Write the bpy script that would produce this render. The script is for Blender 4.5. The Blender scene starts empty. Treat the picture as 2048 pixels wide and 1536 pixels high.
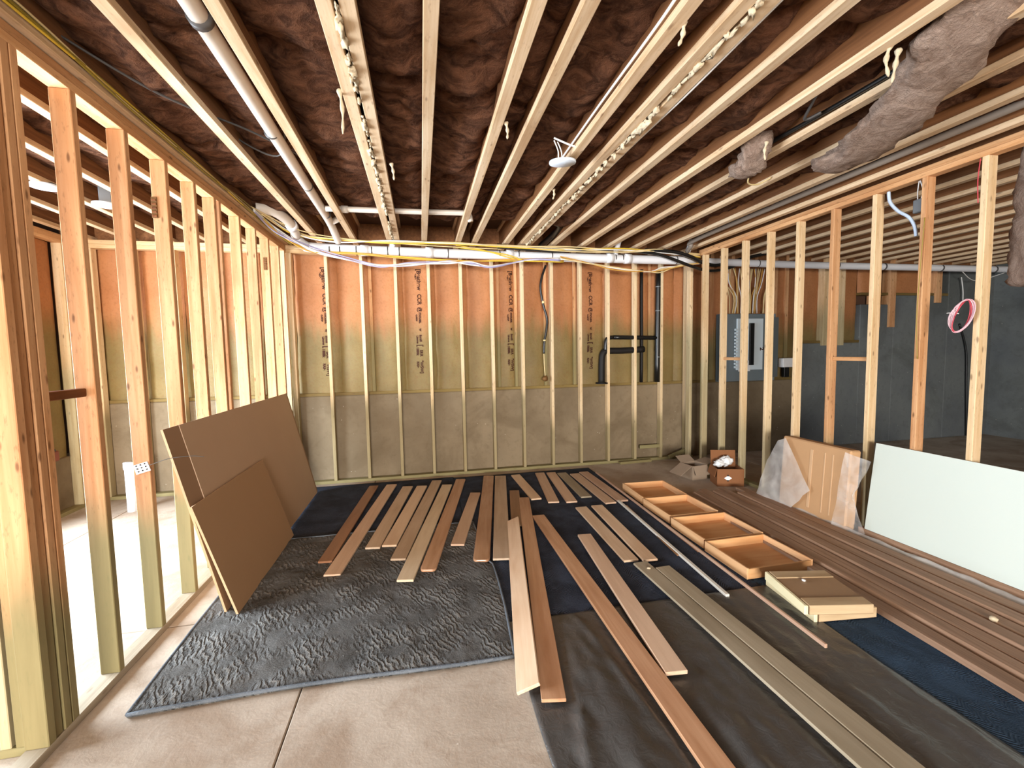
import bpy, bmesh, math, random
from mathutils import Vector, Matrix, noise as mnoise
random.seed(7)
SC = bpy.context.scene
COL = SC.collection
PI = math.pi

# ------------------------------------------------------------------ camera
F_PX, YAW, PITCH, ROLL = 880.7, .20229, .07247, .01863
CAM_Z = 1.61
fwd = Vector((math.sin(YAW)*math.cos(PITCH), math.cos(YAW)*math.cos(PITCH), -math.sin(PITCH)))
rt = Vector((math.cos(YAW), -math.sin(YAW), 0)); dn = fwd.cross(rt)
r2 = math.cos(ROLL)*rt + math.sin(ROLL)*dn
d2 = -math.sin(ROLL)*rt + math.cos(ROLL)*dn
cd = bpy.data.cameras.new('camera'); cam = bpy.data.objects.new('camera', cd); COL.objects.link(cam)
cd.sensor_width = 36; cd.sensor_fit = 'HORIZONTAL'; cd.lens = F_PX/2048*36; cd.clip_start = .02
M = Matrix.Identity(4)
for i in range(3):
    M[i][0], M[i][1], M[i][2] = r2[i], -d2[i], -fwd[i]
M[2][3] = CAM_Z
cam.matrix_world = M
SC.camera = cam

# ------------------------------------------------------------------ world, lights, exposure
w = bpy.data.worlds.new('sky'); SC.world = w; w.use_nodes = True
bg = w.node_tree.nodes['Background']; bg.inputs[0].default_value = (.72, .84, 1, 1); bg.inputs[1].default_value = 1.2
def area(name, loc, rot, sx, sy, watts, col):
    l = bpy.data.lights.new(name, 'AREA'); l.shape = 'RECTANGLE'; l.size = sx; l.size_y = sy
    l.energy = watts; l.color = col
    o = bpy.data.objects.new(name, l); COL.objects.link(o); o.location = loc; o.rotation_euler = rot
    return o
# daylight entering by the patio doors of the left outside wall and of the wall behind the camera
area('daylight_left_door', (-4.05, 2.95, 1.15), (0, -PI/2, 0), 2.2, 3.1, 700, (.76, .88, 1))
area('daylight_rear_door', (-1.0, -7.2, 2.1), (PI/2-.45, 0, 0), 5.2, 3.2, 3500, (1, .97, .92))
vs = SC.view_settings; vs.view_transform = 'Standard'; vs.look = 'None'; vs.gamma = 1; vs.use_curve_mapping = False
vs.exposure = 0.24

# ------------------------------------------------------------------ materials
def C(h):
    h = h.lstrip('#'); v = [int(h[i:i+2], 16)/255 for i in (0, 2, 4)]
    return tuple((c/12.92 if c <= .04045 else ((c+.055)/1.055)**2.4) for c in v) + (1,)
class NT:
    def __init__(s, name):
        s.m = bpy.data.materials.new(name); s.m.use_nodes = True; s.t = s.m.node_tree
        s.b = s.t.nodes['Principled BSDF']; s.out = s.t.nodes['Material Output']
    def n(s, typ, **kw):
        nd = s.t.nodes.new(typ)
        for k, v in kw.items(): setattr(nd, k, v)
        return nd
    def set(s, sock, v):
        if hasattr(v, 'is_output') or isinstance(v, bpy.types.NodeSocket): s.t.links.new(v, sock)
        else: sock.default_value = v
    def math(s, op, a, b=None, c=None, clamp=False):
        nd = s.n('ShaderNodeMath', operation=op, use_clamp=clamp)
        for i, v in enumerate((a, b, c)):
            if v is not None: s.set(nd.inputs[i], v)
        return nd.outputs[0]
    def vmath(s, op, a, b=None):
        nd = s.n('ShaderNodeVectorMath', operation=op); s.set(nd.inputs[0], a)
        if b is not None: s.set(nd.inputs[1], b)
        return nd.outputs[0]
    def mix(s, fac, a, b, mode='MIX'):
        nd = s.n('ShaderNodeMix', data_type='RGBA', blend_type=mode)
        s.set(nd.inputs[0], fac); s.set(nd.inputs[6], a); s.set(nd.inputs[7], b); return nd.outputs[2]
    def noise(s, vec, scale=5, detail=4, rough=.55, dist=0):
        nd = s.n('ShaderNodeTexNoise'); s.set(nd.inputs['Vector'], vec)
        nd.inputs['Scale'].default_value = scale; nd.inputs['Detail'].default_value = detail
        nd.inputs['Roughness'].default_value = rough; nd.inputs['Distortion'].default_value = dist
        return nd.outputs[0]
    def ramp(s, fac, lo, hi):
        nd = s.n('ShaderNodeMapRange', clamp=True, interpolation_type='SMOOTHSTEP'); s.set(nd.inputs[0], fac)
        nd.inputs[1].default_value = lo; nd.inputs[2].default_value = hi; return nd.outputs[0]
    def bump(s, h, strength=.3, dist=.01):
        nd = s.n('ShaderNodeBump'); nd.inputs['Strength'].default_value = strength; nd.inputs['Distance'].default_value = dist
        s.set(nd.inputs['Height'], h); s.t.links.new(nd.outputs[0], s.b.inputs['Normal'])
    def pos(s): return s.n('ShaderNodeNewGeometry').outputs['Position']
    def obj(s): return s.n('ShaderNodeTexCoord').outputs['Object']
    def done(s, col, rough=.7, metal=0, spec=.3):
        s.set(s.b.inputs['Base Color'], col); s.set(s.b.inputs['Roughness'], rough)
        s.b.inputs['Metallic'].default_value = metal; s.b.inputs['Specular IOR Level'].default_value = spec
        return s.m

def wood(name, axis, a, b, knot='#5a3418', green=None, knots=.75, rough=.7, streak=22, spec=.25, g_soft=.28, g_amt=.9):
    """sawn lumber with grain along axis; green = colour cast and shade painted into the foot, its height read from Object Color green*3 m"""
    k = NT(name); oi = k.n('ShaderNodeObjectInfo'); v = k.obj()
    off = k.n('ShaderNodeCombineXYZ')
    for i, m_ in enumerate((17.3, 31.7, 23.9)): k.set(off.inputs[i], k.math('MULTIPLY', oi.outputs['Random'], m_))
    vv = k.vmath('ADD', v, off.outputs[0])
    sc = [streak]*3; sc[axis] = 1.1
    g = k.vmath('MULTIPLY', vv, tuple(sc))
    n1 = k.noise(g, 1, 5, .6, .6)
    sc2 = [3.]*3; sc2[axis] = .9
    n2 = k.noise(k.vmath('MULTIPLY', vv, tuple(sc2)), 1.3, 3)
    col = k.mix(k.ramp(n1, .3, .72), C(a), C(b))
    col = k.mix(k.math('MULTIPLY', k.ramp(n2, .45, .75), .35), col, C(b), 'MULTIPLY')
    ks = [17.]*3; ks[axis] = 5.5
    vo = k.n('ShaderNodeTexVoronoi'); k.set(vo.inputs['Vector'], k.vmath('MULTIPLY', vv, tuple(ks))); vo.inputs['Scale'].default_value = 1
    kn = k.math('MULTIPLY', k.math('SUBTRACT', 1., k.ramp(vo.outputs['Distance'], .05, .17)), knots)
    col = k.mix(kn, col, C(knot))
    fs = [90.]*3; fs[axis] = 22.
    col = k.mix(k.math('MULTIPLY', k.ramp(k.noise(k.vmath('MULTIPLY', vv, tuple(fs)), 1, 3), .56, .74), min(1, knots+.1)*.4), col, C(knot))
    var = k.math('MULTIPLY_ADD', oi.outputs['Random'], .2, .88)
    hs = k.n('ShaderNodeHueSaturation'); k.set(hs.inputs['Color'], col); k.set(hs.inputs['Value'], var); col = hs.outputs[0]
    if green:  # greenish colour cast and shade painted into the lower part by height
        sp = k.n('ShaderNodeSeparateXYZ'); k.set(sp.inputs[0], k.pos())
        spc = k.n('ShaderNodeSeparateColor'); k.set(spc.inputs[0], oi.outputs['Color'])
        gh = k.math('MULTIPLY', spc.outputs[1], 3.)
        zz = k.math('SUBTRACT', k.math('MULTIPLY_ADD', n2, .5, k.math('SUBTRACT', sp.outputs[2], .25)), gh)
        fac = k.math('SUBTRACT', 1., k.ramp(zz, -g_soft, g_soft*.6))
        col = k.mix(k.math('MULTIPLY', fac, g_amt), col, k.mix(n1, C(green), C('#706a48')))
    k.bump(n1, .12, .004)
    return k.done(col, rough, 0, spec)

def plain(name, h, rough=.6, metal=0, spec=.4, var=.12, scale=8, bump=0):
    k = NT(name); n = k.noise(k.obj(), scale, 4)
    c = C(h); d = tuple(x*(1-var*2) for x in c[:3])+(1,)
    if bump: k.bump(n, bump, .01)
    return k.done(k.mix(n, c, d), rough, metal, spec)

M_ = {}
M_['stud'] = wood('stud_pine', 2, '#d6a679', '#bd8658', green='#827b52')
M_['stud_pale'] = wood('stud_pine_pale', 2, '#e2c7a0', '#cfac7f', green='#a8a683', knots=.6, g_amt=.6)
M_['stud_back'] = wood('stud_pine_shaded_foot', 2, '#e6cfa9', '#d6b78c', green='#8f7d58', knots=.6, g_amt=.8, g_soft=.2)  # brown shade on the stud feet is painted into the colour
M_['sill'] = wood('dusty_sill_plate', 1, '#b3a48d', '#94836a', knots=.3)
M_['ledge'] = wood('stained_ledge_plate', 0, '#86703f', '#6c5630', knots=.3)
M_['plate_y'] = wood('plate_pine_y', 1, '#d6a779', '#bb8656', green='#827b52')
M_['plate_x'] = wood('plate_pine_x', 0, '#dcbd93', '#c6a071', green='#827b52')
M_['joist'] = wood('joist_flange', 1, '#d8bd9c', '#bd9a73', knots=.5)
M_['web'] = wood('joist_web_osb', 1, '#8a5c38', '#6d4528', knots=.2, streak=30)
M_['dark_wood'] = wood('dark_brown_block', 1, '#86532e', '#6a3d20')  # dark brown sawn wood
M_['lumber'] = wood('brown_deck_lumber', 1, '#9c7c64', '#80624c', knots=.25, rough=.6)
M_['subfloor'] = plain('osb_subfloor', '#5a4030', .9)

def m_kraft():
    k = NT('kraft_facing'); p = k.pos(); sp = k.n('ShaderNodeSeparateXYZ'); k.set(sp.inputs[0], p)
    n = k.noise(p, 3.2, 5, .6); n3 = k.noise(p, 34, 5, .65)
    nv = k.noise(k.vmath('MULTIPLY', p, (9, 1, 1.2)), 1, 3)
    top = k.mix(n, C('#bd8356'), C('#a1663d')); bot = k.mix(n, C('#90794b'), C('#6c5d36'))
    z = k.math('MULTIPLY_ADD', nv, .5, k.math('SUBTRACT', sp.outputs[2], .25))
    col = k.mix(k.ramp(z, 1.72, 2.22), bot, top)  # olive colour cast painted into the lower facing by height
    col = k.mix(k.math('MULTIPLY', k.ramp(n3, .45, .75), .3), col, C('#7a4a26'))
    k.bump(k.math('ADD', n3, k.math('MULTIPLY', n, 2.)), .4, .01)
    return k.done(col, .55, 0, .3)
M_['kraft'] = m_kraft()
M_['ink'] = plain('printed_ink', '#431d0a', .8)

def m_concrete(name, a, b, stain, sc=1.5, rough=.85, stain_amt=.55):
    k = NT(name); p = k.pos()
    n = k.noise(p, sc, 6, .6); n2 = k.noise(p, sc*1.15, 5, .6, .9); n3 = k.noise(p, 60, 3)
    col = k.mix(k.ramp(n, .3, .7), C(a), C(b))
    col = k.mix(k.math('MULTIPLY', k.ramp(n2, .46, .66), stain_amt), col, C(stain))
    vo = k.n('ShaderNodeTexVoronoi'); k.set(vo.inputs['Vector'], p); vo.inputs['Scale'].default_value = 9
    sp = k.math('SUBTRACT', 1., k.ramp(vo.outputs['Distance'], .02, .06))
    col = k.mix(k.math('MULTIPLY', sp, .55), col, C('#e2d8ca'))
    n4 = k.noise(p, 13, 5, .65, .8)
    col = k.mix(k.math('MULTIPLY', k.ramp(n4, .5, .72), .35), col, C(stain))
    k.bump(k.math('ADD', n4, k.math('MULTIPLY', n3, .5)), .2, .01)
    return k.done(col, rough, 0, .3)
M_['floor'] = m_concrete('concrete_slab', '#bfb09f', '#a59482', '#96806b', stain_amt=.7)
M_['wallc'] = m_concrete('concrete_wall', '#88775f', '#75654f', '#665640', 1.1, .9)
M_['wallg'] = m_concrete('concrete_wall_grey', '#6d706e', '#595c5f', '#4d4f4b', .9, .9)  # greyer, darker concrete

def m_fiber(name, a, b):
    k = NT(name); p = k.pos()
    n = k.noise(k.vmath('MULTIPLY', p, (5, 7, 5)), 1.6, 7, .62, 1.2); n2 = k.noise(p, 55, 6, .7, 1)
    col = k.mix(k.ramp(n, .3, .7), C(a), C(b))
    col = k.mix(k.math('MULTIPLY', k.ramp(n2, .5, .8), .3), col, C('#9c765d'))
    k.bump(k.math('ADD', n, k.math('MULTIPLY', n2, .5)), .9, .05)
    return k.done(col, .95, 0, .1)
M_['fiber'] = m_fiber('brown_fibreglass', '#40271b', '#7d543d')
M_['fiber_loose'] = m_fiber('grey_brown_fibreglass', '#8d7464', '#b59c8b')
M_['fluff'] = plain('torn_insulation', '#dcc7a6', .95, var=.25, scale=40, bump=.6)
M_['pvc'] = plain('white_pvc', '#e9e8ea', .35, 0, .5, .03)
M_['pvc_dim'] = plain('ivory_pvc', '#cfc2b4', .4, 0, .5, .04)
M_['black'] = plain('black_plastic', '#141312', .35, 0, .5, .1)
M_['black_wrap'] = plain('black_foam', '#1b1714', .6, 0, .3, .1)
M_['strap'] = plain('strap_grey', '#4a4644', .5)
for nm, h in (('yellow', '#d9b53a'), ('white', '#ece8e2'), ('cream', '#e0c690'), ('violet', '#a9a3c4'), ('orange', '#cf9a45'), ('olive', '#8f7a2a'), ('red', '#c0404a'), ('pink', '#e6b8bc'), ('blue', '#c0cfe2')):
    M_['c_'+nm] = plain('cable_'+nm, h, .45, 0, .4, .05)
M_['steel'] = plain('galvanised_steel', '#8d9296', .4, .7, .5, .1)
M_['conduit'] = plain('grey_conduit', '#8c7f73', .5)
M_['rust'] = plain('weathered_nail_plate', '#8a6238', .6, .3, .3, .3, 60)
M_['grey_paint'] = plain('grey_enamel', '#7a8488', .45, .1, .4, .05)
M_['lightblue'] = plain('pale_label', '#dde9ee', .5, 0, .4, .04)
M_['led'] = plain('white_diffuser', '#dbe4ee', .4, 0, .4, .02)
M_['mdf'] = plain('brown_mdf', '#bd9f83', .7, 0, .2, .05, 3)
M_['mdf2'] = plain('darker_mdf', '#ab8866', .7, 0, .2, .05, 3)
M_['mdf3'] = plain('brown_hardboard', '#9c7c60', .75, 0, .2, .05, 3)
M_['mdf_edge'] = plain('mdf_edge', '#c3a07a', .8)
M_['white_panel'] = plain('white_melamine', '#c9d0c6', .45, 0, .35, .02, 2)
M_['card'] = plain('cardboard', '#c49a70', .8, 0, .2, .06)
M_['tape'] = plain('packing_tape', '#d3ad86', .25, 0, .6, .03)
M_['card_dark'] = plain('cardboard_brown', '#8a5b3a', .8, 0, .2, .08)
M_['card_grey'] = plain('cardboard_grey', '#97836f', .8, 0, .2, .08)
M_['tray'] = wood('birch_drawer', 0, '#dfae7c', '#cd945f', knots=0, streak=12, rough=.55)
M_['tray_y'] = wood('birch_drawer_side', 1, '#e4b98a', '#d6a272', knots=0, streak=12, rough=.55)
M_['drawer'] = wood('pale_birch', 0, '#cdb38e', '#b79a75', knots=0, streak=14, rough=.6)
M_['drawer_front'] = plain('cream_edge', '#eee0b4', .5)
M_['drawer_in'] = plain('drawer_ply_base', '#a07f5e', .7)
M_['paper'] = plain('white_paper', '#f4f2f0', .8)

def m_film(name='clear_film', lo=.33):
    k = NT(name); tr = k.n('ShaderNodeBsdfTransparent'); mx = k.n('ShaderNodeMixShader')
    n = k.noise(k.pos(), 5, 3, .5, .6); k.bump(n, .3, .03)
    k.set(mx.inputs[0], k.math('MULTIPLY_ADD', k.ramp(n, .3, .7), .25, lo))
    k.done(C('#ddd8d2'), .3, 0, .6)
    k.t.links.new(tr.outputs[0], mx.inputs[1]); k.t.links.new(k.b.outputs[0], mx.inputs[2]); k.t.links.new(mx.outputs[0], k.out.inputs[0])
    return k.m
M_['film'] = m_film(); M_['film_thin'] = m_film('thin_film', .10)

def m_cloth(name, a, b, lint, rough=.95, fine=160, lint_amt=.5, zz=0, ridge=0):
    k = NT(name); p = k.pos(); n = k.noise(p, 4, 5, .6, .5); n2 = k.noise(p, fine, 3, .7); n3 = k.noise(p, 1.6, 3)
    col = k.mix(k.ramp(n, .3, .7), C(a), C(b))
    col = k.mix(k.math('MULTIPLY', k.math('MULTIPLY', k.ramp(n2, .58, .75), k.ramp(n3, .35, .65)), lint_amt), col, C(lint))
    cr = k.noise(k.vmath('MULTIPLY', p, (34, 58, 34)), 1, 4, .6, 2.2)
    col = k.mix(k.math('MULTIPLY', k.math('MULTIPLY', k.ramp(cr, .56, .72), k.ramp(n, .3, .6)), lint_amt*.7), col, C(lint))
    h = k.math('ADD', k.math('MULTIPLY', n2, .4), cr)
    if zz:      # chevron quilting rows
        sp = k.n('ShaderNodeSeparateXYZ'); k.set(sp.inputs[0], p)
        nw = k.noise(p, 7, 3)
        pp = k.math('PINGPONG', sp.outputs[0], .045)
        ph = k.math('MULTIPLY', k.math('ADD', k.math('ADD', sp.outputs[1], pp), k.math('MULTIPLY', nw, .09)), 2*PI/zz)
        row = k.math('MULTIPLY', k.math('SINE', ph), k.ramp(k.noise(p, 4.5, 4), .42, .62))
        h = k.math('ADD', h, k.math('MULTIPLY', row, .5))
        col = k.mix(k.math('MULTIPLY', k.ramp(row, .2, 1.), .08), col, C(lint))
    if ridge:   # puckered quilting ridges
        wv = k.n('ShaderNodeTexWave', wave_type='BANDS', bands_direction='DIAGONAL', wave_profile='SIN')
        k.set(wv.inputs['Vector'], k.vmath('MULTIPLY', p, (1, .55, 1)))
        for nm_, v_ in (('Scale', ridge), ('Distortion', 9), ('Detail', 3), ('Detail Scale', 1.2), ('Detail Roughness', .6)): wv.inputs[nm_].default_value = v_
        mk_ = k.ramp(k.noise(p, 5.5, 4), .38, .6)
        rd = k.math('MULTIPLY', wv.outputs['Fac'], mk_)
        col = k.mix(k.math('MULTIPLY', k.ramp(rd, .62, 1.), .28), col, C(lint))
        h = k.math('ADD', h, k.math('MULTIPLY', rd, 1.6))
    k.bump(h, .6, .012)
    return k.done(col, rough, 0, .15)
M_['b_grey'] = m_cloth('grey_quilt', '#5f5d5a', '#474542', '#b3ada4', ridge=17)
M_['b_navy'] = m_cloth('navy_quilt', '#3c4250', '#2b2f39', '#6d7486', lint_amt=.25, zz=.02)
M_['b_blue'] = m_cloth('blue_quilt', '#34465a', '#263443', '#5f7488', lint_amt=.25, zz=.02)
M_['bind'] = m_cloth('slate_binding', '#6b7076', '#53585e', '#a3a5a6')
k_ = NT('black_sheeting'); p_ = k_.pos(); n_ = k_.noise(p_, 3, 5, .6, .4)
k_.bump(k_.noise(p_, 18, 4, .6, 1.), .25, .02)
M_['sheet'] = k_.done(k_.mix(n_, C('#504d4a'), C('#383634')), .3, 0, .55)

def board(name, a, b, rough=.38, spec=.4): return wood(name, 1, a, b, knots=0, streak=16, rough=rough, spec=spec)
BM = {
 'red': board('stained_board', '#a27252', '#8c5f42', .35),
 'copper': board('satin_copper_board', '#c09472', '#ab7d5b', .25, .6),
 'tan': board('tan_board', '#d2b296', '#c3a084'),
 'peach': board('peach_board', '#dcc0a2', '#cfae8e'),
 'pale': board('pale_board', '#d6c2a4', '#c6ae8e', .5),
 'taupe': board('taupe_board', '#c4ab91', '#b49a7e', .55),
 'olive': board('olive_board', '#ab9c84', '#998a71', .6),
 'white': plain('white_trim_paint', '#e2dccf', .4),
 'brown': board('brown_trim', '#9a7250', '#845f40'),
 'pinkish': board('pink_trim', '#c9a78e', '#b38d74'),
}

# ------------------------------------------------------------------ mesh helpers
def link(name, me, parent=None, loc=None, rot=None):
    o = bpy.data.objects.new(name, me); COL.objects.link(o)
    if parent: o.parent = parent
    if loc is not None: o.location = loc
    if rot is not None: o.rotation_euler = rot
    return o
def T(o, label, cat, group=None):
    o['label'] = label; o['category'] = cat
    if group: o['group'] = group
    return o
def S(o): o['kind'] = 'structure'; return o
def empty(name, loc=(0, 0, 0), rot=(0, 0, 0)):
    o = link(name, None, None, loc, rot); o.empty_display_size = .05; return o
def mk(name, v, f, mat, smooth=False):
    me = bpy.data.meshes.new(name); me.from_pydata([tuple(p) for p in v], [], f); me.update()
    if mat: me.materials.append(mat)
    if smooth: me.polygons.foreach_set('use_smooth', [True]*len(me.polygons))
    return me
CACHE = {}
def bmesh_box(sx, sy, sz, mat, bevel=.003):
    """box centred in x, y and standing on z = 0, edges eased"""
    key = (round(sx, 4), round(sy, 4), round(sz, 4), mat.name, bevel)
    if key in CACHE: return CACHE[key]
    bm = bmesh.new(); bmesh.ops.create_cube(bm, size=1)
    for v in bm.verts: v.co = Vector((v.co.x*sx, v.co.y*sy, (v.co.z+.5)*sz))
    bv = min(bevel, min(sx, sy, sz)*.3)
    if bv > 0: bmesh.ops.bevel(bm, geom=bm.edges[:], offset=bv, segments=1, affect='EDGES', profile=.5)
    me = bpy.data.meshes.new('box'); bm.to_mesh(me); bm.free(); me.materials.append(mat); CACHE[key] = me
    return me
def box(name, x0, x1, y0, y1, z0, z1, mat, parent=None, bevel=.003, green=None, rot=None):
    o = link(name, bmesh_box(x1-x0, y1-y0, z1-z0, mat, bevel), parent, ((x0+x1)/2, (y0+y1)/2, z0), rot)
    if green is not None: o.color = (1, green/3, 0, 1)
    else: o.color = (1, -1, 0, 1)
    return o
def catmull(pts, n=6):
    P = [Vector(p) for p in pts]
    if len(P) < 3 or n <= 1: return P
    out = []
    for i in range(len(P)-1):
        a = P[max(i-1, 0)]; b = P[i]; c = P[i+1]; d = P[min(i+2, len(P)-1)]
        for k in range(n):
            t = k/n
            out.append(.5*((2*b)+(c-a)*t+(2*a-5*b+4*c-d)*t*t+(3*b-a-3*c+d)*t**3))
    out.append(P[-1]); return out
def tube_mesh(name, pts, r, mat, n=8, sub=6, caps=True):
    P = catmull(pts, sub); v = []; f = []; up = Vector((0, 0, 1))
    prev = None
    for i, p in enumerate(P):
        d = (P[min(i+1, len(P)-1)]-P[max(i-1, 0)]).normalized()
        if prev is None:
            a = d.cross(up)
            if a.length < .05: a = d.cross(Vector((1, 0, 0)))
        else: a = prev - d*prev.dot(d)
        a.normalize(); prev = a; b = d.cross(a)
        rr = r(i/(len(P)-1)) if callable(r) else r
        for k in range(n):
            t = 2*PI*k/n; v.append(p+a*math.cos(t)*rr+b*math.sin(t)*rr)
    for i in range(len(P)-1):
        for k in range(n):
            f.append((i*n+k, i*n+(k+1) % n, (i+1)*n+(k+1) % n, (i+1)*n+k))
    if caps: f += [tuple(range(n))[::-1], tuple(range((len(P)-1)*n, len(P)*n))]
    return mk(name, v, f, mat, True)
def tube(name, pts, r, mat, parent=None, n=8, sub=6): return link(name, tube_mesh(name, pts, r, mat, n, sub), parent)
def grid_mesh(name, nu, nv, fn, mat, smooth=True, thick=0):
    """surface fn(u, v) -> point; thick > 0 gives it a lower skin that far below"""
    v = [fn(i/nu, j/nv) for j in range(nv+1) for i in range(nu+1)]
    f = [(j*(nu+1)+i, j*(nu+1)+i+1, (j+1)*(nu+1)+i+1, (j+1)*(nu+1)+i) for j in range(nv) for i in range(nu)]
    if thick:
        n0 = len(v); rim = [i for i in range(nu+1)]+[j*(nu+1)+nu for j in range(1, nv+1)]+[nv*(nu+1)+i for i in range(nu-1, -1, -1)]+[j*(nu+1) for j in range(nv-1, 0, -1)]
        v += [Vector(v[i])-Vector((0, 0, thick)) for i in rim]
        m = len(rim)
        f += [(rim[i], n0+i, n0+(i+1) % m, rim[(i+1) % m]) for i in range(m)]
        f.append(tuple(n0+i for i in range(m))[::-1])
    return mk(name, v, f, mat, smooth)
def nz(x, y, z=0): return mnoise.noise(Vector((x, y, z)))
def blob_mesh(name, r, mat, amp=.3, freq=3, seed=0, sub=3, sq=(1, 1, 1)):
    bm = bmesh.new(); bmesh.ops.create_icosphere(bm, subdivisions=sub, radius=1)
    for v in bm.verts:
        d = 1+amp*nz(v.co.x*freq+seed, v.co.y*freq, v.co.z*freq)+amp*.5*nz(v.co.x*freq*2.7+seed, v.co.y*freq*2.7, v.co.z*freq*2.7)
        v.co = Vector((v.co.x*d*r*sq[0], v.co.y*d*r*sq[1], v.co.z*d*r*sq[2]))
    me = bpy.data.meshes.new(name); bm.to_mesh(me); bm.free(); me.materials.append(mat)
    me.polygons.foreach_set('use_smooth', [True]*len(me.polygons)); return me

# ------------------------------------------------------------------ dimensions
XL, XR, YF, YB = -3.86, 9.75, -6.5, 5.86      # outer shell: left, right, behind camera, back
ZJ, ZTOP = 2.93, 2.85                          # underside of joists, top of studs
PW0, PW1 = -1.62, -1.535                       # left partition
QW0, QW1 = 3.71, 3.79                          # right partition

# ------------------------------------------------------------------ floor
fl = S(empty('floor'))
box('sub_base', XL-.2, XR+.2, YF-.2, YB+.3, -.16, -.045, M_['wallg'], fl, 0)
xs = [XL-.2, -3.11, -.62, 1.95, 4.5, 7.1, XR+.2]; ys = [YF-.2, -2.8, .2, 2.9, YB+.3]
for i in range(len(xs)-1):
    for j in range(len(ys)-1):
        box('slab', xs[i]+.003, xs[i+1]-.003, ys[j]+.003, ys[j+1]-.003, -.045, 0, M_['floor'], fl, .004)

# ------------------------------------------------------------------ ceiling: subfloor, I-joists, batts
ce = S(empty('ceiling'))
box('subfloor', XL-.2, XR+.2, YF-.2, YB+.3, 3.236, 3.27, M_['subfloor'], ce, 0)
MAIN = [-1.53, -1.12, -.72, -.315, -.229, .083, .482, .682, 1.068, 1.275, 1.362, 1.668, 2.065, 2.42, 2.80, 3.2, 3.6]
JX = [-3.53, -3.13, -2.73, -2.33, -1.93]+MAIN+[4.0+.4*i for i in range(15)]
fm = mk('joist', [], [], M_['joist'])
def flanges():
    bm = bmesh.new()
    for z0 in (0, .267):
        r = bmesh.ops.create_cube(bm, size=1)
        for v in r['verts']: v.co = Vector((v.co.x*.063, v.co.y*(YB-YF), z0+(v.co.z+.5)*.038))
    bmesh.ops.bevel(bm, geom=bm.edges[:], offset=.003, segments=1, affect='EDGES')
    bm.to_mesh(fm); bm.free()
flanges()
wm = bmesh_box(.012, YB-YF, .23, M_['web'], 0)
for x in JX:
    j = link('joist', fm, ce, (x, (YF+YB)/2, ZJ)); link('web', wm, j, (0, 0, .037))
def bay(x0, x1, z0, y0, y1, step, seed, lip=.0):
    nx = 8 if step < .1 else 4; ny = int((y1-y0)/step)
    def fn(u, v):
        x = x0+(x1-x0)*u; y = y0+(y1-y0)*v
        p = 1-(2*u-1)**4
        z = z0-.035*p+.05*nz(x*4+seed, y*3, seed)+.03*nz(x*11, y*9+seed, seed)+.012*nz(x*30, y*24, seed)
        s = (y*1.0+seed*.37) % 1.22                 # butt joints of the batts sag open
        z += .05*max(0, 1-abs(s-.61)/.05)
        return (x, y, max(z, ZJ+.02))
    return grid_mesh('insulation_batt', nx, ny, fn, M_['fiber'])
for i in range(len(JX)-1):
    a, b = JX[i]+.008, JX[i+1]-.008
    if b-a < .12: continue
    main = -1.6 < JX[i] < 3.5
    zb = 3.08 if JX[i] < 1.0 else (3.05 if JX[i] < 3.5 else 3.07)
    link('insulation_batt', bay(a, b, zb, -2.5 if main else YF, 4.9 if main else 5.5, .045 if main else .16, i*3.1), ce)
# torn pieces caught between the doubled joists
def fluff(x0, x1, seeds, y0, y1, n):
    v = []; f = []
    rnd = random.Random(seeds)
    for q in range(n):
        y = y0+(y1-y0)*(q+rnd.random()*.8)/n
        if rnd.random() < .22: continue
        me = blob_mesh('t', rnd.uniform(.008, .021), None, 1.1, 2.8, rnd.random()*50, 2, (.8, rnd.uniform(.7, 3), rnd.uniform(.5, 1.3)))
        b0 = len(v); ox = rnd.uniform(x0+.006, x1-.006); oz = ZJ+rnd.uniform(-.018, .012)
        v += [(p.co.x+ox, p.co.y+y, p.co.z+oz) for p in me.vertices]
        f += [tuple(b0+i for i in p.vertices) for p in me.polygons]; bpy.data.meshes.remove(me)
    o = link('torn_insulation', mk('torn_insulation', v, f, M_['fluff'], True), ce); o['kind'] = 'stuff'
fluff(-.284, -.26, 3, 1.2, 5.5, 120)
fluff(1.306, 1.331, 5, 1.2, 5.4, 130)
for x, y, l, s in ((-.36, 2.45, .19, 1), (.53, 2.62, .07, 2), (1.1, 1.72, .07, 3), (2.26, 2.58, .09, 4), (2.1, 1.68, .11, 5), (2.17, 1.7, .12, 6), (1.12, 3.6, .06, 7), (-.16, 3.3, .09, 8)):
    tube('torn_strip', [(x, y, ZJ+.02), (x+.012*math.sin(s), y+.01, ZJ-l*.4), (x-.015*math.cos(s*2), y+.015, ZJ-l)], lambda t: .012*(1-.6*t)*(1+.4*math.sin(t*17)), M_['fluff'], ce, 6)
# rim board where the joists end
rb = S(box('trim_1', XL, XR, YB+.0, YB+.04, ZJ-.005, 3.235, M_['web'], bevel=0))

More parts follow.
